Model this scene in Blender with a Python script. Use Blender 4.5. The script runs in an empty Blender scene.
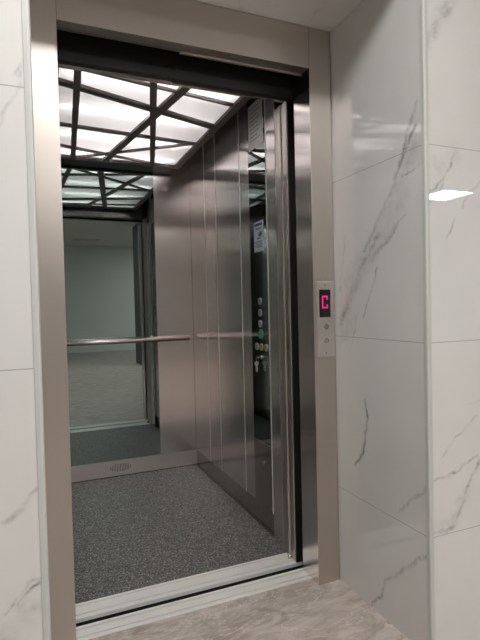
import bpy, math, random
import numpy as np
from mathutils import Vector, Matrix

scene = bpy.context.scene
col = scene.collection
random.seed(7)

# ---------------------------------------------------------------- helpers
class MB:
    """collects shapes and links them as one mesh object"""
    def __init__(self):
        self.v = []; self.f = []; self.s = []
    def add(self, vs, fs, smooth=False):
        n = len(self.v)
        self.v += [tuple(p) for p in vs]
        self.f += [tuple(i + n for i in f) for f in fs]
        self.s += [smooth] * len(fs)
    def box(self, x0, x1, y0, y1, z0, z1):
        vs = [(x, y, z) for x in (x0, x1) for y in (y0, y1) for z in (z0, z1)]
        fs = [(0, 1, 3, 2), (4, 6, 7, 5), (0, 4, 5, 1), (2, 3, 7, 6), (0, 2, 6, 4), (1, 5, 7, 3)]
        self.add(vs, fs); return self
    def bar(self, p, q, w, z0, z1):
        """flat bar in plan between p and q, width w"""
        p = Vector(p); q = Vector(q); d = (q - p).normalized(); n = Vector((-d.y, d.x)) * w / 2
        c = [p - n, q - n, q + n, p + n]
        vs = [(a.x, a.y, z) for z in (z0, z1) for a in c]
        self.add(vs, [(3, 2, 1, 0), (4, 5, 6, 7), (0, 1, 5, 4), (1, 2, 6, 5), (2, 3, 7, 6), (3, 0, 4, 7)])
        return self
    def prism(self, pts, axis, a, b):
        """extrude a closed 2-D outline along an axis from a to b"""
        n = len(pts)
        def P(u, v, t):
            return {'x': (t, u, v), 'y': (u, t, v), 'z': (u, v, t)}[axis]
        vs = [P(u, v, a) for u, v in pts] + [P(u, v, b) for u, v in pts]
        fs = [tuple(range(n))[::-1], tuple(range(n, 2 * n))]
        fs += [(i, (i + 1) % n, n + (i + 1) % n, n + i) for i in range(n)]
        self.add(vs, fs); return self
    def lathe(self, c, axis, prof, n=24, smooth=True):
        """prof: list of (radius, offset along axis)"""
        c = Vector(c); ax = Vector(axis).normalized()
        u = ax.orthogonal().normalized(); w = ax.cross(u)
        vs = []
        for r, h in prof:
            for k in range(n):
                a = 2 * math.pi * k / n
                vs.append(c + ax * h + (u * math.cos(a) + w * math.sin(a)) * r)
        fs = []
        for i in range(len(prof) - 1):
            for k in range(n):
                fs.append((i * n + k, i * n + (k + 1) % n, (i + 1) * n + (k + 1) % n, (i + 1) * n + k))
        base = len(self.v)
        self.add(vs, fs, smooth)
        m = (len(prof) - 1) * n
        self.f += [tuple(base + k for k in range(n))[::-1], tuple(base + m + k for k in range(n))]
        self.s += [False, False]
        return self
    def tube(self, pts, r, n=12):
        pts = [Vector(p) for p in pts]; vs = []
        for i, p in enumerate(pts):
            d = (pts[min(i + 1, len(pts) - 1)] - pts[max(i - 1, 0)]).normalized()
            u = d.cross(Vector((0, 0, 1)))
            if u.length < .1: u = d.cross(Vector((0, 1, 0)))
            u.normalize(); w = d.cross(u)
            for k in range(n):
                a = 2 * math.pi * k / n
                vs.append(p + (u * math.cos(a) + w * math.sin(a)) * r)
        fs = [(i * n + k, i * n + (k + 1) % n, (i + 1) * n + (k + 1) % n, (i + 1) * n + k)
              for i in range(len(pts) - 1) for k in range(n)]
        base = len(self.v); self.add(vs, fs, True); m = (len(pts) - 1) * n
        self.f += [tuple(base + k for k in range(n))[::-1], tuple(base + m + k for k in range(n))]
        self.s += [False, False]
        return self
    def ring(self, c, R, r, axis='x', n=28, m=10):
        vs = []
        for i in range(n):
            a = 2 * math.pi * i / n
            for k in range(m):
                b = 2 * math.pi * k / m
                rr = R + r * math.cos(b); h = r * math.sin(b)
                p = (h, rr * math.cos(a), rr * math.sin(a)) if axis == 'x' else (rr * math.cos(a), h, rr * math.sin(a))
                vs.append(Vector(c) + Vector(p))
        fs = [(i * m + k, i * m + (k + 1) % m, ((i + 1) % n) * m + (k + 1) % m, ((i + 1) % n) * m + k)
              for i in range(n) for k in range(m)]
        self.add(vs, fs, True); return self
    def build(self, name, material, parent=None, bevel=0):
        me = bpy.data.meshes.new(name)
        me.from_pydata(self.v, [], self.f)
        import bmesh
        bm = bmesh.new(); bm.from_mesh(me)
        for f, s in zip(bm.faces, self.s): f.smooth = s
        bmesh.ops.recalc_face_normals(bm, faces=bm.faces)
        bm.to_mesh(me); bm.free()
        me.materials.append(material)
        o = bpy.data.objects.new(name, me); col.objects.link(o)
        if parent is not None:
            o.parent = parent
            if parent.type == 'EMPTY':
                o.matrix_parent_inverse = Matrix.Translation(-Vector(parent.location))
        if bevel:
            b = o.modifiers.new('bevel', 'BEVEL'); b.width = bevel; b.segments = 2
            b.limit_method = 'ANGLE'; b.angle_limit = math.radians(40)
        return o

def thing(name, label, cat, loc, group=None):
    o = bpy.data.objects.new(name, None); col.objects.link(o)
    o.location = loc; o.empty_display_size = .05
    return tag(o, label, cat, group)
def tag(o, label, cat, group=None):
    o['label'] = label; o['category'] = cat
    if group: o['group'] = group
    return o
def struct(o, label=None):
    o['kind'] = 'structure'
    if label: o['label'] = label
    return o

# ---------------------------------------------------------------- materials
def mat(name):
    m = bpy.data.materials.new(name); m.use_nodes = True
    nt = m.node_tree; nt.nodes.clear()
    out = nt.nodes.new('ShaderNodeOutputMaterial')
    b = nt.nodes.new('ShaderNodeBsdfPrincipled')
    nt.links.new(b.outputs[0], out.inputs[0])
    return m, nt, b, out
def N(nt, t, **k):
    n = nt.nodes.new(t)
    for a, v in k.items(): setattr(n, a, v)
    return n
def setv(n, **k):
    for a, v in k.items(): n.inputs[a.replace('_', ' ')].default_value = v
def simple(name, c, rough=.5, metal=0., spec=.5, emit=None, es=0):
    m, nt, b, o = mat(name)
    b.inputs['Base Color'].default_value = (*c, 1); b.inputs['Roughness'].default_value = rough
    b.inputs['Metallic'].default_value = metal; b.inputs['Specular IOR Level'].default_value = spec
    if emit: b.inputs['Emission Color'].default_value = (*emit, 1); b.inputs['Emission Strength'].default_value = es
    return m
def brushed(name, c, rough=.25, aniso=.7, rot=0., vert=True):
    """stainless steel with a fine brushed grain"""
    m, nt, b, o = mat(name)
    b.inputs['Base Color'].default_value = (*c, 1); b.inputs['Roughness'].default_value = rough
    b.inputs['Metallic'].default_value = 1
    if aniso:
        b.inputs['Anisotropic'].default_value = aniso; b.inputs['Anisotropic Rotation'].default_value = rot
        tg = N(nt, 'ShaderNodeTangent', direction_type='RADIAL', axis='Z' if vert else 'X')
        nt.links.new(tg.outputs[0], b.inputs['Tangent'])
    return m

# marble tile: white body, veins from the wall's own vein layout, thin grout joints
def tile_mat(name, base, pitch=.59, z0=.37, xj=None, rough=.008, soffit=False):
    m, nt, b, o = mat(name)
    L = nt.links.new
    tc = N(nt, 'ShaderNodeTexCoord'); sp = N(nt, 'ShaderNodeSeparateXYZ'); L(tc.outputs['Object'], sp.inputs[0])
    # soft clouding of the stone print
    n1 = N(nt, 'ShaderNodeTexNoise'); setv(n1, Scale=2.3, Detail=5., Roughness=.6); L(tc.outputs['Object'], n1.inputs['Vector'])
    c1 = N(nt, 'ShaderNodeMapRange'); setv(c1, From_Min=.35, From_Max=.75, To_Min=0., To_Max=.10); L(n1.outputs[0], c1.inputs[0])
    # drawn veins
    at = N(nt, 'ShaderNodeAttribute', attribute_name='vein')
    fine = N(nt, 'ShaderNodeTexNoise'); setv(fine, Scale=55., Detail=4., Roughness=.65); L(tc.outputs['Object'], fine.inputs['Vector'])
    fr = N(nt, 'ShaderNodeMapRange'); setv(fr, From_Min=.3, From_Max=.65, To_Min=.25, To_Max=1.05); L(fine.outputs[0], fr.inputs[0])
    vm = N(nt, 'ShaderNodeMath', operation='MULTIPLY'); L(at.outputs['Fac'], vm.inputs[0]); L(fr.outputs[0], vm.inputs[1])
    # free-running veins where the wall carries no drawn ones
    fa = N(nt, 'ShaderNodeAttribute', attribute_name='free')
    wv = N(nt, 'ShaderNodeTexWave', wave_type='BANDS', bands_direction='DIAGONAL')
    setv(wv, Scale=.55, Distortion=9., Detail=5., Detail_Scale=1.3, Detail_Roughness=.62)
    L(tc.outputs['Object'], wv.inputs['Vector'])
    wr = N(nt, 'ShaderNodeMapRange'); setv(wr, From_Min=.985, From_Max=1., To_Min=0., To_Max=.6); L(wv.outputs['Fac'], wr.inputs[0])
    fm = N(nt, 'ShaderNodeMath', operation='MULTIPLY'); L(wr.outputs[0], fm.inputs[0]); L(fa.outputs['Fac'], fm.inputs[1])
    ad = N(nt, 'ShaderNodeMath', operation='ADD'); L(vm.outputs[0], ad.inputs[0]); L(fm.outputs[0], ad.inputs[1])
    a2 = N(nt, 'ShaderNodeMath', operation='ADD', use_clamp=True); L(ad.outputs[0], a2.inputs[0]); L(c1.outputs[0], a2.inputs[1])
    mx = N(nt, 'ShaderNodeMix', data_type='RGBA')
    mx.inputs[6].default_value = (*base, 1); mx.inputs[7].default_value = (.17, .165, .16, 1)
    L(a2.outputs[0], mx.inputs[0])
    # joints
    def joint(sock, off, p, w):
        s1 = N(nt, 'ShaderNodeMath', operation='SUBTRACT'); s1.inputs[1].default_value = off; L(sock, s1.inputs[0])
        pp = N(nt, 'ShaderNodeMath', operation='PINGPONG'); pp.inputs[1].default_value = p / 2; L(s1.outputs[0], pp.inputs[0])
        lt = N(nt, 'ShaderNodeMath', operation='LESS_THAN'); lt.inputs[1].default_value = w; L(pp.outputs[0], lt.inputs[0])
        return lt.outputs[0]
    if soffit: j = joint(sp.outputs['X'], .33, 1.2, .0012)
    else: j = joint(sp.outputs['Z'], z0, pitch, .0013)
    if xj is not None:
        j2 = joint(sp.outputs['X'], xj, 1.2, .0013)
        mm = N(nt, 'ShaderNodeMath', operation='MAXIMUM'); L(j, mm.inputs[0]); L(j2, mm.inputs[1]); j = mm.outputs[0]
    jx = N(nt, 'ShaderNodeMix', data_type='RGBA'); jx.inputs[7].default_value = (.40, .39, .38, 1)
    L(j, jx.inputs[0]); L(mx.outputs[2], jx.inputs[6]); L(jx.outputs[2], b.inputs['Base Color'])
    b.inputs['Roughness'].default_value = rough; b.inputs['IOR'].default_value = 1.85
    return m

def floor_tile_mat():
    m, nt, b, o = mat('beige_stone_floor'); L = nt.links.new
    tc = N(nt, 'ShaderNodeTexCoord'); mp = N(nt, 'ShaderNodeMapping')
    mp.inputs['Rotation'].default_value = (0, 0, math.radians(-35)); mp.inputs['Scale'].default_value = (1., 2.2, 1)
    L(tc.outputs['Object'], mp.inputs[0])
    n1 = N(nt, 'ShaderNodeTexNoise'); setv(n1, Scale=6., Detail=10., Roughness=.7, Distortion=1.1); L(mp.outputs[0], n1.inputs['Vector'])
    cr = N(nt, 'ShaderNodeValToRGB'); L(n1.outputs[0], cr.inputs[0])
    e = cr.color_ramp.elements
    e[0].position = .38; e[0].color = (.30, .255, .22, 1); e[1].position = .60; e[1].color = (.50, .45, .41, 1)
    n2 = N(nt, 'ShaderNodeTexNoise'); setv(n2, Scale=3.1, Detail=6., Roughness=.6, Distortion=1.5); L(mp.outputs[0], n2.inputs['Vector'])
    sb = N(nt, 'ShaderNodeMath', operation='SUBTRACT'); sb.inputs[1].default_value = .5; L(n2.outputs[0], sb.inputs[0])
    ab = N(nt, 'ShaderNodeMath', operation='ABSOLUTE'); L(sb.outputs[0], ab.inputs[0])
    r = N(nt, 'ShaderNodeMapRange'); setv(r, From_Min=.0, From_Max=.012, To_Min=.75, To_Max=0.); L(ab.outputs[0], r.inputs[0])
    mx = N(nt, 'ShaderNodeMix', data_type='RGBA'); mx.inputs[7].default_value = (.68, .64, .59, 1)
    L(r.outputs[0], mx.inputs[0]); L(cr.outputs[0], mx.inputs[6]); L(mx.outputs[2], b.inputs['Base Color'])
    b.inputs['Roughness'].default_value = .38
    return m

def granule_mat():
    m, nt, b, o = mat('dark_granulated_vinyl'); L = nt.links.new
    tc = N(nt, 'ShaderNodeTexCoord')
    v = N(nt, 'ShaderNodeTexVoronoi'); setv(v, Scale=230., Randomness=1.); L(tc.outputs['Object'], v.inputs['Vector'])
    cr = N(nt, 'ShaderNodeValToRGB'); cr.color_ramp.interpolation = 'CONSTANT'
    e = cr.color_ramp.elements
    e[0].position = 0; e[0].color = (.04, .039, .038, 1); e[1].position = .42; e[1].color = (.10, .098, .094, 1)
    a = e.new(.72); a.color = (.19, .186, .178, 1); a = e.new(.93); a.color = (.34, .33, .31, 1)
    sp = N(nt, 'ShaderNodeSeparateColor'); L(v.outputs['Color'], sp.inputs[0]); L(sp.outputs[0], cr.inputs[0])
    L(cr.outputs[0], b.inputs['Base Color']); b.inputs['Roughness'].default_value = .5
    bp = N(nt, 'ShaderNodeBump'); setv(bp, Strength=.25, Distance=.001); L(v.outputs['Distance'], bp.inputs['Height']); L(bp.outputs[0], b.inputs['Normal'])
    return m

def diffuser_mat(name='opal_diffuser', c=(.93, .92, .91)):
    m = bpy.data.materials.new(name); m.use_nodes = True; nt = m.node_tree; nt.nodes.clear()
    out = N(nt, 'ShaderNodeOutputMaterial'); t = N(nt, 'ShaderNodeBsdfTranslucent'); d = N(nt, 'ShaderNodeBsdfDiffuse')
    t.inputs[0].default_value = (*c, 1); d.inputs[0].default_value = (.8, .8, .8, 1)
    mx = N(nt, 'ShaderNodeMixShader'); mx.inputs[0].default_value = .35
    nt.links.new(t.outputs[0], mx.inputs[1]); nt.links.new(d.outputs[0], mx.inputs[2]); nt.links.new(mx.outputs[0], out.inputs[0])
    return m

TILE_R = tile_mat('marble_tile', (.67, .662, .648))
TILE_N = tile_mat('marble_tile_niche', (.67, .662, .648))
TILE_S = tile_mat('marble_tile_soffit', (.67, .662, .648), soffit=True)
FLOOR_T = floor_tile_mat()
VINYL = granule_mat()
STEEL_FRAME = brushed('satin_steel_frame', (.58, .525, .485), .38, .5)
STEEL_CAR = brushed('brushed_steel_panel', (.82, .765, .745), .21, .75)
STEEL_H = brushed('brushed_steel_horizontal', (.50, .46, .43), .25, .4, vert=False)
STEEL_DARK = brushed('brushed_steel_skirting', (.40, .37, .35), .16, .4, vert=False)
STEEL_SK = brushed('satin_steel_skirting', (.62, .57, .54), .42, .4, vert=False)
CHROME = simple('polished_steel', (.62, .59, .57), .14, 1)
SATIN = simple('satin_handrail_steel', (.62, .57, .54), .22, 1)
ALU = simple('ribbed_aluminium', (.84, .825, .80), .40, .3)
MIRROR = simple('tinted_mirror_glass', (.30, .355, .34), .004, 1)
DARKGLASS = simple('dark_mirror_glass', (.30, .345, .33), .01, 1)
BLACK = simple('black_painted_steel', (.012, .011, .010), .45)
SHAFT = simple('dark_shaft', (.008, .008, .008), .9)
GRILLE = simple('bronze_grey_bar', (.085, .072, .066), .42, .3)
PLASTER = simple('white_plaster', (.60, .60, .58), .8)
HALLWALL = simple('pale_grey_wall', (.66, .68, .67), .6)
PILLAR = simple('dark_grey_cladding', (.06, .065, .065), .5)
TRIM = simple('pale_corner_profile', (.52, .53, .51), .35)
LEDW = simple('hall_led_diffuser', (.9, .9, .9), .5, emit=(1., .978, .952), es=18)
TUBE = simple('lit_tube', (.9, .9, .9), .5, emit=(1., .955, .96), es=18.5)
OPAL = diffuser_mat()
OPALS = diffuser_mat('smoked_opal_side', (.14, .14, .14))
WHITEBOX = simple('white_reflector_tray', (.42, .42, .42), .6)
BLACKGLASS = simple('black_display_glass', (.01, .008, .01), .1)
MAGENTA = simple('magenta_led_digit', (.3, .0, .1), .5, emit=(.85, .02, .22), es=.33)
GREEN = simple('green_button_ring', (.02, .16, .09), .35, emit=(.02, .25, .13), es=.03)
AMBER = simple('amber_button_ring', (.45, .33, .12), .3, .6)
PALEP = simple('pale_grey_plate', (.80, .79, .77), .4, .3)
STICKER = simple('pale_blue_sticker', (.42, .47, .58), .4)
INK = simple('dark_print', (.03, .035, .06), .5)
RINGM = simple('satin_button_steel', (.42, .41, .40), .38, .7)
FACE = simple('grey_button_face', (.12, .12, .12), .4)
COLUMN = simple('satin_column_steel', (.66, .60, .56), .30, 1)
BRASS = simple('nickel_key', (.55, .52, .47), .35, .8)

# ---------------------------------------------------------------- layout (metres)
# y runs from the lobby into the lift, x to the right along the doorway
FY = 1.61            # face of the door frame
NX0, NX1 = .012, 1.082   # the niche
WY = 1.13            # lobby wall face
OX0, OX1 = .095, .985    # door opening
CX0, CX1 = -.02, 1.015   # car side walls
BY = 3.234           # car rear wall
RY = 1.985           # inside face of the car front
HZ = 2.75

VEINS_NICHE = [
    ([(1.166, 1.678), (1.210, 1.597), (1.224, 1.540), (1.257, 1.470), (1.286, 1.429)], 0.0070, 0.75),
    ([(1.167, 1.619), (1.224, 1.531), (1.267, 1.463), (1.322, 1.394), (1.358, 1.360), (1.386, 1.310), (1.431, 1.267)], 0.0070, 0.7),
    ([(1.156, 1.497), (1.198, 1.484), (1.234, 1.471)], 0.0030, 0.6),
    ([(1.333, 1.313), (1.398, 1.253), (1.473, 1.171), (1.530, 1.088), (1.570, 1.017)], 0.0160, 0.6),
    ([(1.259, 1.325), (1.323, 1.278), (1.381, 1.241), (1.444, 1.187), (1.480, 1.128)], 0.0070, 0.55),
    ([(1.361, 1.205), (1.378, 1.148), (1.411, 1.097), (1.435, 1.034)], 0.0030, 0.7),
    ([(1.213, 1.358), (1.264, 1.332), (1.318, 1.294)], 0.0030, 0.5),
    ([(1.180, 1.549), (1.253, 1.412), (1.343, 1.314)], 0.0300, 0.25),
    ([(1.343, 1.314), (1.504, 1.154), (1.551, 0.987)], 0.0340, 0.3),
    ([(1.482, 1.044), (1.489, 0.989), (1.508, 0.933)], 0.0030, 0.5),
    ([(1.435, 0.734), (1.425, 0.672), (1.432, 0.613), (1.444, 0.549), (1.499, 0.482)], 0.0040, 1.0),
    ([(1.431, 0.653), (1.438, 0.579), (1.462, 0.526)], 0.0070, 0.5),
    ([(1.142, 0.523), (1.176, 0.484), (1.216, 0.450), (1.258, 0.406)], 0.0035, 0.7),
    ([(1.128, 0.324), (1.166, 0.294), (1.205, 0.257), (1.233, 0.230), (1.261, 0.196), (1.301, 0.163), (1.337, 0.134), (1.347, 0.101), (1.358, 0.071), (1.414, 0.011)], 0.0040, 0.8),
    ([(1.544, 1.331), (1.552, 1.243), (1.574, 1.139)], 0.0050, 0.3),
]
VEINS_RIGHT = [
    ([(1.201, 2.010), (1.165, 1.952), (1.137, 1.908), (1.102, 1.869), (1.078, 1.824)], 0.0200, 0.55),
    ([(1.185, 2.007), (1.137, 1.923), (1.090, 1.841)], 0.0050, 0.5),
    ([(1.197, 1.540), (1.184, 1.499), (1.172, 1.480), (1.148, 1.454), (1.120, 1.431), (1.105, 1.412), (1.085, 1.402)], 0.0040, 0.8),
    ([(1.152, 1.440), (1.132, 1.414), (1.104, 1.391)], 0.0030, 0.6),
    ([(1.093, 1.411), (1.116, 1.419), (1.124, 1.431)], 0.0050, 0.8),
    ([(1.094, 1.491), (1.133, 1.480), (1.172, 1.504), (1.197, 1.537)], 0.0300, 0.18),
    ([(1.191, 1.346), (1.187, 1.318), (1.183, 1.300), (1.166, 1.275)], 0.0030, 0.7),
    ([(1.296, 1.451), (1.258, 1.423), (1.232, 1.376)], 0.0040, 0.5),
    ([(1.361, 1.500), (1.296, 1.451)], 0.0050, 0.4),
    ([(1.281, 0.594), (1.238, 0.584), (1.192, 0.559), (1.143, 0.545), (1.100, 0.542)], 0.0040, 0.75),
    ([(1.333, 0.641), (1.289, 0.577), (1.255, 0.525), (1.225, 0.482), (1.208, 0.432), (1.182, 0.395), (1.146, 0.378), (1.102, 0.383)], 0.0060, 0.7),
    ([(1.233, 0.496), (1.204, 0.454), (1.183, 0.411), (1.154, 0.392), (1.122, 0.398)], 0.0180, 0.25),
    ([(1.282, 0.721), (1.235, 0.691), (1.185, 0.660), (1.132, 0.614)], 0.0030, 0.45),
    ([(1.299, 0.767), (1.248, 0.765)], 0.0030, 0.4),
]
VEINS_LEFT = [
    ([(-0.002, 1.605), (-0.005, 1.584), (-0.013, 1.558), (-0.020, 1.530), (-0.036, 1.497), (-0.052, 1.462)], 0.0030, 0.45),
    ([(0.002, 1.612), (-0.008, 1.592), (-0.018, 1.578)], 0.0050, 0.4),
    ([(0.003, 0.713), (-0.013, 0.695), (-0.026, 0.669), (-0.038, 0.658), (-0.057, 0.647), (-0.084, 0.639)], 0.0040, 0.55),
    ([(0.010, 0.521), (-0.006, 0.511), (-0.022, 0.509), (-0.038, 0.489), (-0.052, 0.471), (-0.076, 0.451)], 0.0030, 0.6),
    ([(0.009, 0.499), (-0.007, 0.501), (-0.027, 0.490), (-0.041, 0.474), (-0.045, 0.464)], 0.0040, 0.9),
    ([(0.008, 0.455), (-0.024, 0.442), (-0.063, 0.420), (-0.083, 0.393)], 0.0400, 0.3),
]


VEINS_NICHE = [(p, w * 1.15, s * 1.3) for p, w, s in VEINS_NICHE]

def vein_field(U, V, veins):
    """strength of the printed veins over a grid of wall points"""
    w1 = .007 * np.sin(47 * U + 31 * V + 1.3) + .004 * np.sin(120 * V - 83 * U) + .0022 * np.sin(260 * U + 190 * V + .7)
    w2 = .007 * np.sin(39 * V - 43 * U + .4) + .004 * np.sin(101 * U + 97 * V + 2.) + .0022 * np.sin(310 * V - 170 * U)
    A = np.zeros_like(U)
    for pts, w, s in veins:
        k = min(1., .35 + w * 30)
        u = U + w1 * k; v = V + w2 * k
        D = np.full_like(U, 9.)
        for (a, b), (c, d) in zip(pts[:-1], pts[1:]):
            L2 = (c - a) ** 2 + (d - b) ** 2 + 1e-9
            t = np.clip(((u - a) * (c - a) + (v - b) * (d - b)) / L2, 0, 1)
            D = np.minimum(D, np.hypot(u - a - t * (c - a), v - b - t * (d - b)))
        mod = .72 + .28 * np.sin(60 * (U + V) + 5 * s)
        A = np.maximum(A, s * mod * np.exp(-(D / w) ** 2))
    return A

def wall_grid(name, us, vs, P, material, veins=(), fine=None):
    """a wall face as a grid so it can carry its vein layout; P maps (u, v) to a point"""
    U, V = np.meshgrid(us, vs, indexing='ij'); nu, nv = U.shape
    pts = [P(float(a), float(b)) for a, b in zip(U.ravel(), V.ravel())]
    fs = [(i * nv + j, (i + 1) * nv + j, (i + 1) * nv + j + 1, i * nv + j + 1) for i in range(nu - 1) for j in range(nv - 1)]
    me = bpy.data.meshes.new(name); me.from_pydata(pts, [], fs); me.materials.append(material)
    A = vein_field(U, V, veins) if veins else np.zeros_like(U)
    F = np.ones_like(U)
    if fine is not None:
        u0, u1 = fine
        F = np.where((U >= u0) & (U <= u1), 0., 1.)
    for nm, arr in (('vein', A), ('free', F)):
        at = me.attributes.new(nm, 'FLOAT', 'POINT'); at.data.foreach_set('value', arr.ravel().astype(np.float32))
    o = bpy.data.objects.new(name, me); col.objects.link(o)
    return o

def span(a, b, d): return list(np.linspace(a, b, max(2, int(round((b - a) / d)) + 1)))

# ---------------------------------------------------------------- the setting: lobby
struct(wall_grid('wall_niche_right', span(WY, FY + .02, .004), span(0, 2.124, .004), lambda u, v: (NX1, u, v), TILE_N, VEINS_NICHE, (0, 9)))
struct(wall_grid('wall_lobby_right', span(NX1, 1.50, .004) + span(1.52, 7.5, .5), span(0, 2.0, .004) + span(2.05, HZ, .1),
                 lambda u, v: (u, WY, v), TILE_R, VEINS_RIGHT, (0, 1.5)))
struct(wall_grid('wall_lobby_left', span(-3, -.26, .5) + span(-.25, NX0, .004), span(0, 2.0, .004) + span(2.05, HZ, .1),
                 lambda u, v: (u, WY, v), TILE_R, VEINS_LEFT, (-.25, 1)))
struct(wall_grid('wall_niche_left', span(WY, FY + .02, .05), span(0, 2.124, .05), lambda u, v: (NX0, u, v), TILE_N))
struct(wall_grid('wall_over_door', span(NX0, NX1, .05), span(2.124, HZ, .05), lambda u, v: (u, WY, v), TILE_R))
struct(wall_grid('ceiling_niche', span(NX0, NX1, .01), span(WY, FY + .02, .01), lambda u, v: (u, v, 2.124), TILE_S,
                 [([(.965, 1.46), (.962, 1.52), (.975, 1.58)], .003, .5), ([(.62, 1.50), (.70, 1.58), (.72, 1.62)], .003, .35)], (0, 9)))
struct(MB().box(-3, 7.5, -6.8, 1.664, -.03, 0).build('floor', FLOOR_T))
struct(MB().box(-3, 7.5, -6.8, WY, HZ, HZ + .05).build('ceiling', PLASTER))
struct(MB().box(-3.05, -3, -6.8, WY, 0, HZ).build('wall_lobby_end_left', HALLWALL))
struct(MB().box(7.5, 7.55, -6.8, WY, 0, HZ).build('wall_lobby_end_right', HALLWALL))
struct(MB().box(-3, 7.5, -6.85, -6.8, 0, HZ).build('wall_lobby_back', HALLWALL))
struct(MB().box(1.92, 2.4, -3.6, -3.1, 0, HZ).build('wall_pillar', PILLAR))
# corner profiles of the two tiled corners
def corner_profile(name, x, sgn):
    mb = MB()
    pts = [(x, WY - .003), (x + sgn * .012, WY - .003), (x + sgn * .012, WY), (x, WY + .004)]
    arc = [(x - sgn * (.003 * math.sin(a)), WY + .004 - .007 + .007 * (1 - math.cos(a)) * 0 + .007 * 0) for a in (0,)]
    pts = [(x + sgn * .013, WY + .001), (x + sgn * .013, WY - .003), (x + sgn * .004, WY - .004), (x - sgn * .001, WY - .003),
           (x - sgn * .003, WY + .001), (x - sgn * .0025, WY + .012), (x + sgn * .001, WY + .012)]
    mb.prism(pts, 'z', 0, 2.124)
    o = mb.build(name, TRIM, bevel=.0008)
    return struct(o)
corner_profile('trim_1', NX1, 1); corner_profile('trim_2', NX0, -1)

# lobby lights set in the ceiling
def led_panel(x, y, label):
    t = thing('ceiling_light', label, 'ceiling light', (x, y, HZ), 'square lobby ceiling lights')
    f = MB()
    for a, b, c, d in ((-.31, .31, -.31, -.29), (-.31, .31, .29, .31), (-.31, -.29, -.29, .29), (.29, .31, -.29, .29)):
        f.box(x + a, x + b, y + c, y + d, HZ - .014, HZ)
    f.build('frame', TRIM, t, .002)
    MB().box(x - .29, x + .29, y - .29, y + .29, HZ - .010, HZ - .004).build('diffuser', LEDW, t)
    return t
led_panel(.12, .12, 'square ceiling light of the lobby nearest to the lift')
led_panel(5.95, -3.55, 'far square lobby ceiling light mirrored in the right-hand marble wall')
led_panel(3.6, -5.0, 'square ceiling light by the lobby back wall')
led_panel(2.8, -2.5, 'added unseen square ceiling light that brightens the right-hand lobby wall')  # added fill light, kept out of view, lifts the right-hand tile wall
led_panel(.9, -2.45, 'square ceiling light behind the one nearest to the lift')
# vent in the lobby ceiling, seen in the mirror
vt = thing('ceiling_vent', 'pale slatted vent in the lobby ceiling, seen in the mirror', 'vent', (1.2, -5.6, HZ))
f = MB()
for a, b, c, d in ((-.3, .3, -.1, -.08), (-.3, .3, .08, .1), (-.3, -.28, -.08, .08), (.28, .3, -.08, .08)):
    f.box(1.2 + a, 1.2 + b, -5.6 + c, -5.6 + d, HZ - .01, HZ)
f.build('frame', TRIM, vt)
for k in range(5): MB().box(.92, 1.48, -5.672 + k * .033, -5.66 + k * .033, HZ - .009, HZ - .001).build('slat', TRIM, vt)

# ---------------------------------------------------------------- the setting: shaft and car shell
def slab(name, m, *b, bev=0):
    return struct(MB().box(*b).build(name, m, None, bev))
slab('wall_shaft_right', SHAFT, 1.086, 1.10, FY + .025, 3.40, -.1, 2.4)
slab('wall_shaft_left', SHAFT, -.14, -.13, FY + .025, 3.40, -.1, 2.4)
slab('floor_shaft', SHAFT, -.13, 1.086, 1.665, 3.40, -.12, -.10)
slab('ceiling_shaft', SHAFT, -.13, 1.086, FY + .022, 3.40, 2.3, 2.32)

slab('floor_car', VINYL, CX0 + .004, CX1 - .004, 1.884, BY - .004, -.03, 0)
slab('ceiling_car', STEEL_H, CX0 - .02, CX1 + .02, 1.80, BY + .03, 2.17, 2.19)
# rear wall: one plain sheet each side of the mirror strip, lower edge above the skirting
slab('wall_car_rear', STEEL_CAR, CX0 - .02, CX1, BY, BY + .02, .104, 2.17)
# right wall: upright sheets with narrow open joints
rw = MB()
edges = [BY, 2.935, 2.735, 2.371, 2.252]
for a, b in zip(edges[1:], edges[:-1]):
    rw.box(CX1, CX1 + .018, a + .002, b - .002, .104, 2.17)
rw.box(CX1 + .010, CX1 + .02, 2.25, BY, .104, 2.17)
struct(rw.build('wall_car_right', STEEL_CAR, None, .0022))
for n, y in ((5, 2.935), (6, 2.735), (7, 2.371)):
    struct(MB().box(CX1 - .0006, CX1 + .012, y - .0028, y + .0028, .104, 2.17).build('trim_%d' % n, ALU))
slab('wall_car_left', STEEL_CAR, CX0 - .02, CX0, 1.98, BY, .104, 2.17, bev=.001)
# front of the car either side of the doorway
struct(MB().box(1.0, 1.03, 1.932, 2.022, 0, 2.17).build('wall_car_front_right', STEEL_CAR, None, .002))
struct(MB().box(CX0 - .02, OX0, 1.96, 1.985, 0, 2.17).build('wall_car_front_left', STEEL_CAR, None, .002))
# skirtings, set back under the wall sheets
sk = MB().box(CX0, CX1 + .006, BY + .004, BY + .014, -.01, .106).build('baseboard_rear', STEEL_SK)
struct(sk)
vg = MB()
for k in range(13):
    h = .026 * math.sqrt(max(.05, 1 - ((k - 6) / 6.6) ** 2))
    vg.box(.497 + (k - 6) * .0105 - .0017, .497 + (k - 6) * .0105 + .0017, BY + .0028, BY + .0045, .055 - h, .055 + h)
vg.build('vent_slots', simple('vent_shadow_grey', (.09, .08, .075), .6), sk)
struct(MB().box(CX1 + .004, CX1 + .014, 2.04, BY + .004, -.01, .106).build('baseboard_right', STEEL_DARK))
struct(MB().box(CX0 - .014, CX0 - .004, 1.98, BY + .004, -.01, .106).build('baseboard_left', STEEL_DARK))
struct(MB().box(CX0 - .002, CX1 + .002, BY - .004, BY + .004, -.004, .0035).box(CX1 - .004, CX1 + .004, 2.04, BY, -.004, .0035).build('trim_3', BLACK))
struct(MB().box(CX0, CX1, BY - .0022, BY, .1045, .109).build('trim_4', CHROME))

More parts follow.
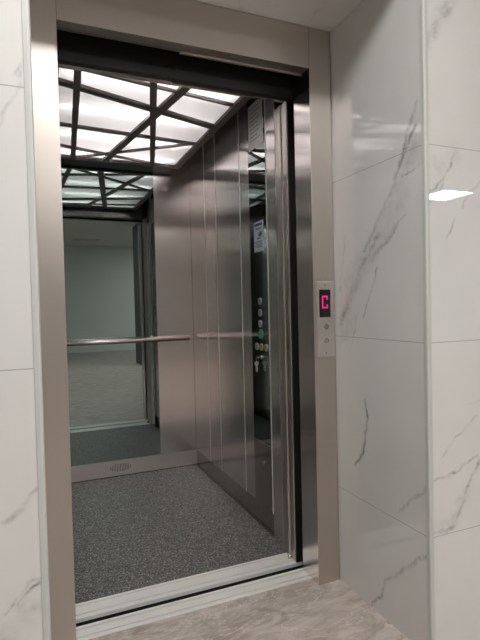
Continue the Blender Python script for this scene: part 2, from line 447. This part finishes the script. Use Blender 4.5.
# ---------------------------------------------------------------- door frame and header
df = thing('door_frame', 'satin stainless steel frame around the open lift doorway', 'door frame', (.54, FY, 0))
def jamb(x0, x1, inner):
    s = 1 if inner > (x0 + x1) / 2 else -1        # side on which the opening lies
    t = .0025
    ret = 1.731
    outer = x0 if s > 0 else x1
    m = MB().prism([(outer, FY), (inner, FY), (inner, FY + t), (outer, FY + t)], 'z', 0, 2.122)
    MB().prism([(inner, FY + t), (inner, ret), (inner - s * t, ret), (inner - s * t, FY + t)], 'z', 0, 1.899).build('reveal', STEEL_CAR, df)
    return m
jamb(NX0 + .003, OX0, OX0).build('jamb', STEEL_FRAME, df, .0012)
jr = jamb(OX1, NX1 - .004, OX1).build('jamb', STEEL_FRAME, df, .0012)
hp = [(FY, 1.97), (1.668, 1.97), (1.668, 1.9725), (FY + .0025, 1.9725), (FY + .0025, 2.122), (FY, 2.122)]
MB().prism(hp, 'x', OX0 + .001, OX1 - .001).build('lintel', STEEL_FRAME, df, .001)
MB().box(.50, OX1 - .001, 1.664, 1.672, 1.9655, 1.9695).build('edge_strip', STEEL_FRAME, df)

hd = thing('door_header', 'black door track header hidden behind the top of the lift frame', 'door header', (.54, 1.735, 1.9))
MB().box(OX0 - .08, OX1 + .09, 1.744, 1.775, 1.914, 2.25).build('cover_plate', BLACK, hd, .002)
MB().box(OX1 + .001, OX1 + .09, FY + .004, 1.743, 1.900, 2.12).build('end_block', BLACK, hd)
MB().box(OX0 - .075, OX0 - .001, FY + .004, 1.743, 1.900, 2.12).build('end_block', BLACK, hd)
MB().box(.50, OX1 + .08, 1.7435, 1.778, 1.911, 2.2).build('sliding_plate', BLACK, hd, .0015)
MB().lathe((.938, 1.70, 1.992), (0, 1, 0), [(.0045, 0), (.0045, .02)], 14).lathe((.938, 1.6975, 1.992), (0, 1, 0), [(.003, 0), (.007, .0008), (.007, .003)], 14).build('bolt', CHROME, hd)
ch = thing('car_header', 'steel cross panel above the inner lift doorway', 'door header', (.54, 1.82, 1.93))
MB().box(CX0, CX1 + .01, 1.79, 1.84, 1.930, 2.165).build('panel', STEEL_H, ch, .003)
MB().box(OX0, OX1, 1.786, 1.792, 1.926, 1.933).build('lower_strip', CHROME, ch)

# upright edge column of the car doorway, right side
dc = thing('door_column', 'tall ribbed steel column at the right edge of the inner lift doorway', 'door column', (.99, 1.86, 0))
pts = [(1.03, 1.795), (.989, 1.795), (.985, 1.799), (.985, 1.822), (.990, 1.828), (.990, 1.846), (.986, 1.851), (.986, 1.876),
       (.991, 1.882), (.991, 1.905), (.995, 1.912), (1.0, 1.930), (1.03, 1.930)]
MB().prism(pts, 'z', .004, 1.926).build('profile', COLUMN, dc, .0012)
MB().lathe((.981, 1.835, .004), (0, 0, 1), [(.009, 0), (.010, .006), (.008, .013), (.003, .017)], 16).build('floor_stop', CHROME, dc)
MB().box(.9865, 1.03, 1.788, 1.795, .004, 1.926).build('gap_shade', BLACK, dc)  # black strip added on the column front, paints in the door gap's shade
dl = thing('door_column', 'left edge column of the inner lift doorway, next to the left jamb', 'door column', (.09, 1.86, 0))
MB().prism([(.05, 1.795), (.091, 1.795), (.095, 1.80), (.095, 1.93), (.092, 1.955), (.05, 1.955)], 'z', .004, 1.926).build('profile', STEEL_CAR, dl, .0012)

# ---------------------------------------------------------------- sills
def sill(label, y0, y1, grooves, x0, x1):
    t = thing('door_sill', label, 'door sill', ((x0 + x1) / 2, (y0 + y1) / 2, 0), 'aluminium sills of the lift doorway')
    ys = [y0] + [g + q for g in grooves for q in (-.0048, .0048)] + [y1]
    for a, b in zip(ys[::2], ys[1::2]):
        MB().box(x0, x1, a, b, -.012, .003).build('rib', ALU, t, .0008)
    MB().box(x0, x1, y0 + .002, y1 - .002, -.03, -.0118).build('support', BLACK, t)
    return t
sill('grooved aluminium sill at the edge of the lobby floor, before the black gap', 1.665, 1.745, [1.684, 1.728], OX0 - .05, OX1 + .09)
sill('grooved aluminium sill at the front edge of the lift floor, behind the black gap', 1.788, 1.884, [1.812, 1.868], OX0 - .05, OX1 + .03)

# ---------------------------------------------------------------- call panel on the right jamb
cp = thing('call_panel', 'slim steel call panel with red C display on the right door jamb', 'call panel', (1.035, FY, .88))
PF = FY - .004
MB().box(.996, 1.0755, PF, FY - .0002, .882, 1.172).build('plate', simple('call_plate_steel', (.62, .58, .55), .32, .85), cp, .0008)
dp = MB().box(1.007, 1.057, PF - .0012, PF, 1.034, 1.140).build('display', BLACKGLASS, cp, .0004)
dg = MB(); cx, cz = 1.0320, 1.092
for a in ((-.0135, -.0075, -.021, .021), (-.0135, .011, .018, .0245), (-.0135, .011, -.0245, -.018), (.0065, .0125, .009, .0235), (.0065, .0125, -.0235, -.009)):
    dg.box(cx + a[0], cx + a[1], PF - .0019, PF - .0012, cz + a[2], cz + a[3])
dg.build('digit', MAGENTA, dp)
for z in (.998, .945):
    b = MB().lathe((1.036, PF, z), (0, -1, 0), [(.0115, 0), (.0115, .0015), (.010, .0022)], 24).build('button', CHROME, cp)
    MB().ring((1.036, PF - .002, z), .0078, .0009, 'y').build('button_ring', BLACK, b)
for z in (1.157, .897):
    MB().lathe((1.035, PF, z), (0, -1, 0), [(.0035, 0), (.003, .001)], 12).build('screw', CHROME, cp)

# ---------------------------------------------------------------- mirror and handrail on the rear wall
mi = thing('mirror', 'tall green-tinted mirror covering the left part of the lift rear wall', 'mirror', (.39, BY, .109))
MB().box(.0, .762, BY - .0055, BY - .0005, .110, 2.165).build('glass', MIRROR, mi)
MB().box(.762, .7638, BY - .0058, BY - .0005, .110, 2.165).build('edge_strip', CHROME, mi)
hr = thing('handrail', 'round satin steel handrail running across the mirror and rear wall', 'handrail', (.5, BY - .05, .87))
HZR = .882
MB().lathe((.02, BY - .055, HZR), (1, 0, 0), [(.0155, 0), (.017, .002), (.017, .946), (.0155, .948)], 24).build('rail', SATIN, hr)
for x in (.2, .80):
    MB().tube([(x, BY - .055, HZR), (x, BY - .006, HZR)], .006).build('bracket', SATIN, hr)

# ---------------------------------------------------------------- lit ceiling of the car
cl = thing('ceiling_light', 'lit lift ceiling panel with dark crisscrossing bars under an opal diffuser', 'ceiling light', (.497, 2.5, 2.0))
PX0, PX1, PY0, PY1 = .085, .910, 1.905, 3.135
MB().box(PX0 + .008, PX1 - .008, PY0 + .008, PY1 - .008, 2.009, 2.012).build('diffuser', OPAL, cl)
fr = MB()
fr.box(PX0, PX1, PY0, PY0 + .03, 1.994, 2.012).box(PX0, PX1, PY1 - .032, PY1, 1.994, 2.012)
fr.box(PX0, PX0 + .036, PY0 + .03, PY1 - .032, 1.994, 2.012).box(PX1 - .036, PX1, PY0 + .03, PY1 - .032, 1.994, 2.012)
fr.build('frame', GRILLE, cl)
def clip(p, q):
    """run a bar to the frame's inner edges"""
    (x0, y0), (x1, y1) = p, q; t0, t1 = -9., 9.
    dx, dy = x1 - x0, y1 - y0
    for s, d, lo, hi in ((x0, dx, PX0 + .02, PX1 - .02), (y0, dy, PY0 + .015, PY1 - .016)):
        if abs(d) < 1e-9: continue
        a, b = (lo - s) / d, (hi - s) / d
        t0 = max(t0, min(a, b)); t1 = min(t1, max(a, b))
    return (x0 + dx * t0, y0 + dy * t0), (x0 + dx * t1, y0 + dy * t1)
bars = [((.189, 1.988), (.250, 3.079), .028, 1), ((.115, 2.105), (.874, 2.371), .040, 1), ((.477, 1.964), (.731, 3.105), .030, 1),
        ((.627, 1.930), (.444, 3.094), .040, 1), ((.138, 2.583), (.868, 2.655), .026, 1), ((.153, 2.906), (.726, 3.090), .020, 1),
        ((.264, 3.115), (.862, 2.650), .018, 0), ((.333, 1.995), (.878, 2.093), .016, 1)]
for i, (p, q, w, ext) in enumerate(bars):
    if ext: p, q = clip(p, q)
    MB().bar(p, q, w, 1.9945 + i * .0003, 2.0085).build('bar', GRILLE, cl)
MB().box(PX0, PX1, PY0, PY1, 2.105, 2.11).build('reflector_tray', WHITEBOX, cl)
MB().box(PX0, PX0 + .003, PY0, PY1, 2.012, 2.105).box(PX1 - .003, PX1, PY0, PY1, 2.012, 2.105) \
    .box(PX0 + .003, PX1 - .003, PY0, PY0 + .003, 2.012, 2.105).box(PX0 + .003, PX1 - .003, PY1 - .003, PY1, 2.012, 2.105).build('tray_side', OPALS, cl)
for y in (2.03, 2.37, 2.72, 3.03):
    MB().lathe((PX0 + .06, y, 2.04), (1, 0, 0), [(.008, 0), (.008, PX1 - PX0 - .12)], 12).build('tube', TUBE, cl)
for x in (PX0 + .12, PX1 - .12):
    for y in (2.2, 2.9):
        MB().lathe((x, y, 2.11), (0, 0, 1), [(.004, 0), (.004, .058)], 8).build('hanger', CHROME, cl)

# ---------------------------------------------------------------- control panel of the car
op = thing('control_panel', 'full-height dark glass and steel control panel on the right lift wall', 'control panel', (CX1, 2.17, .108))
OY0, OY1 = 2.048, 2.248
PX = CX1 - .003
MB().box(PX, CX1 + .012, OY0, OY1, .425, 2.165).build('glass', DARKGLASS, op, .0008)
MB().box(PX, CX1 + .012, OY0, OY1, .108, .416).build('lower_panel', STEEL_DARK, op, .001)
MB().box(PX - .0008, CX1 + .012, OY0, OY1, .416, .425).build('divider', CHROME, op)
MB().box(CX1 - .008, CX1 + .012, 2.036, 2.047, .108, 2.165).build('edge_strip', ALU, op, .002)
MB().box(CX1 - .004, CX1 + .012, 2.024, 2.0345, .108, 2.165).build('edge_strip', ALU, op, .001)
def button(y, z, r=.0125, ringm=RINGM, name='button'):
    b = MB().lathe((PX, y, z), (-1, 0, 0), [(r, 0), (r, .003), (r * .9, .0042), (r * .62, .0042), (r * .58, .003)], 28).build(name, ringm, op)
    MB().lathe((PX - .003, y, z), (-1, 0, 0), [(r * .56, 0), (r * .52, .001)], 20).build('button_face', FACE if ringm is not GREEN else GREEN, b)
    return b
for y, z in ((2.172, 1.106), (2.164, 1.051), (2.158, .998)): button(2.143, z, .0175)
button(2.139, .948, .0235, GREEN, 'alarm_button')['label'] = 'large green button'
for y, m in ((2.188, RINGM), (2.136, AMBER), (2.083, RINGM)): button(y, .886, .0175, m)
ks = MB().lathe((PX, 2.136, .838), (-1, 0, 0), [(.010, 0), (.010, .004), (.007, .006)], 20).build('key_switch', CHROME, op)
hs = MB().ring((PX - .002, 2.138, .325), .012, .0022, 'x').build('access_ring', CHROME, op)
MB().box(PX - .004, PX, 2.135, 2.141, .318, .332).build('ring_tab', CHROME, hs)
ky = thing('key', 'small metal key hanging from the switch under the lift buttons', 'key', (PX - .02, 2.16, .80))
kx = PX - .022; yk = 2.152
sh = MB().box(kx - .001, kx + .001, 2.132, 2.140, .8365, .8395).box(kx, PX - .006, 2.1335, 2.1385, .837, .839)
sh.build('inserted_blade', BRASS, ky)
MB().ring((kx, 2.143, .828), .0125, .0010, 'x').build('split_ring', CHROME, ky)
out = [(kx + .011 * math.cos(a), .806 + .0105 * math.sin(a)) for a in np.linspace(math.radians(-60), math.radians(240), 18)]
MB().prism(out, 'y', yk - .0012, yk + .0012).build('bow', BRASS, ky)
MB().prism([(kx + a, b) for a, b in ((-.0045, .798), (-.0045, .770), (0, .764), (.0045, .768), (.007, .772), (.0045, .776), (.007, .781), (.0045, .786), (.0045, .798))],
           'y', yk - .001, yk + .001).build('blade', BRASS, ky)

# plates on the control panel
ip = thing('notice_plate', 'pale grey notice plate at the top of the lift control panel', 'plate', (PX, 2.15, 1.93))
plate = MB().box(PX - .0025, PX - .0004, 2.066, 2.232, 1.845, 2.06).build('plate', PALEP, ip, .0005)
ln = MB()
random.seed(3)
for k in range(9):
    z = 2.035 - k * .019; a = 2.220 - random.uniform(0, .01); b = a - random.uniform(.08, .125)
    ln.box(PX - .0029, PX - .0025, b, a, z, z + .0035)
ln.build('printed_lines', simple('grey_print', (.28, .28, .28), .5), ip)
for b in ((2.232, 2.246, 1.905, 1.985), (2.050, 2.066, 1.955, 2.03), (2.050, 2.064, 1.885, 1.905)):
    MB().box(PX - .004, PX - .0004, *b).build('clip', BLACK, ip)
st = thing('sticker', 'pale blue printed sticker stuck high on the dark control panel glass', 'sticker', (PX, 2.15, 1.36))
MB().box(PX - .0008, PX - .0001, 2.090, 2.195, 1.345, 1.490).build('sheet', STICKER, st)
pr = MB()
for b in ((2.103, 2.188, 1.468, 1.480), (2.113, 2.178, 1.452, 1.458), (2.108, 2.133, 1.415, 1.44), (2.123, 2.158, 1.405, 1.412), (2.113, 2.143, 1.42, 1.432),
          (2.103, 2.188, 1.392, 1.395), (2.103, 2.188, 1.385, 1.388), (2.103, 2.178, 1.378, 1.381), (2.103, 2.188, 1.371, 1.374), (2.103, 2.163, 1.364, 1.367)):
    pr.box(PX - .0012, PX - .0008, b[0], b[1], b[2], b[3])
pr.build('print', INK, st)

# ---------------------------------------------------------------- camera, world, view
cam = bpy.data.cameras.new('camera'); co = bpy.data.objects.new('camera', cam); col.objects.link(co)
cam.sensor_fit = 'VERTICAL'; cam.sensor_height = 24; cam.lens = 24 * 491 / 640; cam.clip_start = .02
R = np.array([[0.92164517, -0.02680576, 0.38710674], [-0.38760858, -0.01691151, 0.92166892], [-0.01815948, -0.9994976, -0.02597656]])
M = Matrix(((R[0][0], -R[0][1], -R[0][2]), (R[1][0], -R[1][1], -R[1][2]), (R[2][0], -R[2][1], -R[2][2])))
co.matrix_world = Matrix.Translation((0, 0, 1.08)) @ M.to_4x4() @ Matrix.Rotation(math.radians(.10), 4, 'Y').inverted() @ Matrix.Rotation(math.radians(-.30), 4, 'Z')
scene.camera = co
w = bpy.data.worlds.new('world'); scene.world = w; w.use_nodes = True
w.node_tree.nodes['Background'].inputs[0].default_value = (0, 0, 0, 1)
scene.view_settings.view_transform = 'Standard'; scene.view_settings.look = 'None'
scene.view_settings.gamma = 1; scene.view_settings.exposure = 1.2; scene.view_settings.use_curve_mapping = False
scene.cycles.max_bounces = 14; scene.cycles.diffuse_bounces = 6; scene.cycles.glossy_bounces = 8; scene.cycles.transmission_bounces = 8
scene.cycles.caustics_reflective = True; scene.cycles.blur_glossy = .3; scene.cycles.sample_clamp_indirect = 4
scene.cycles.use_denoising = True
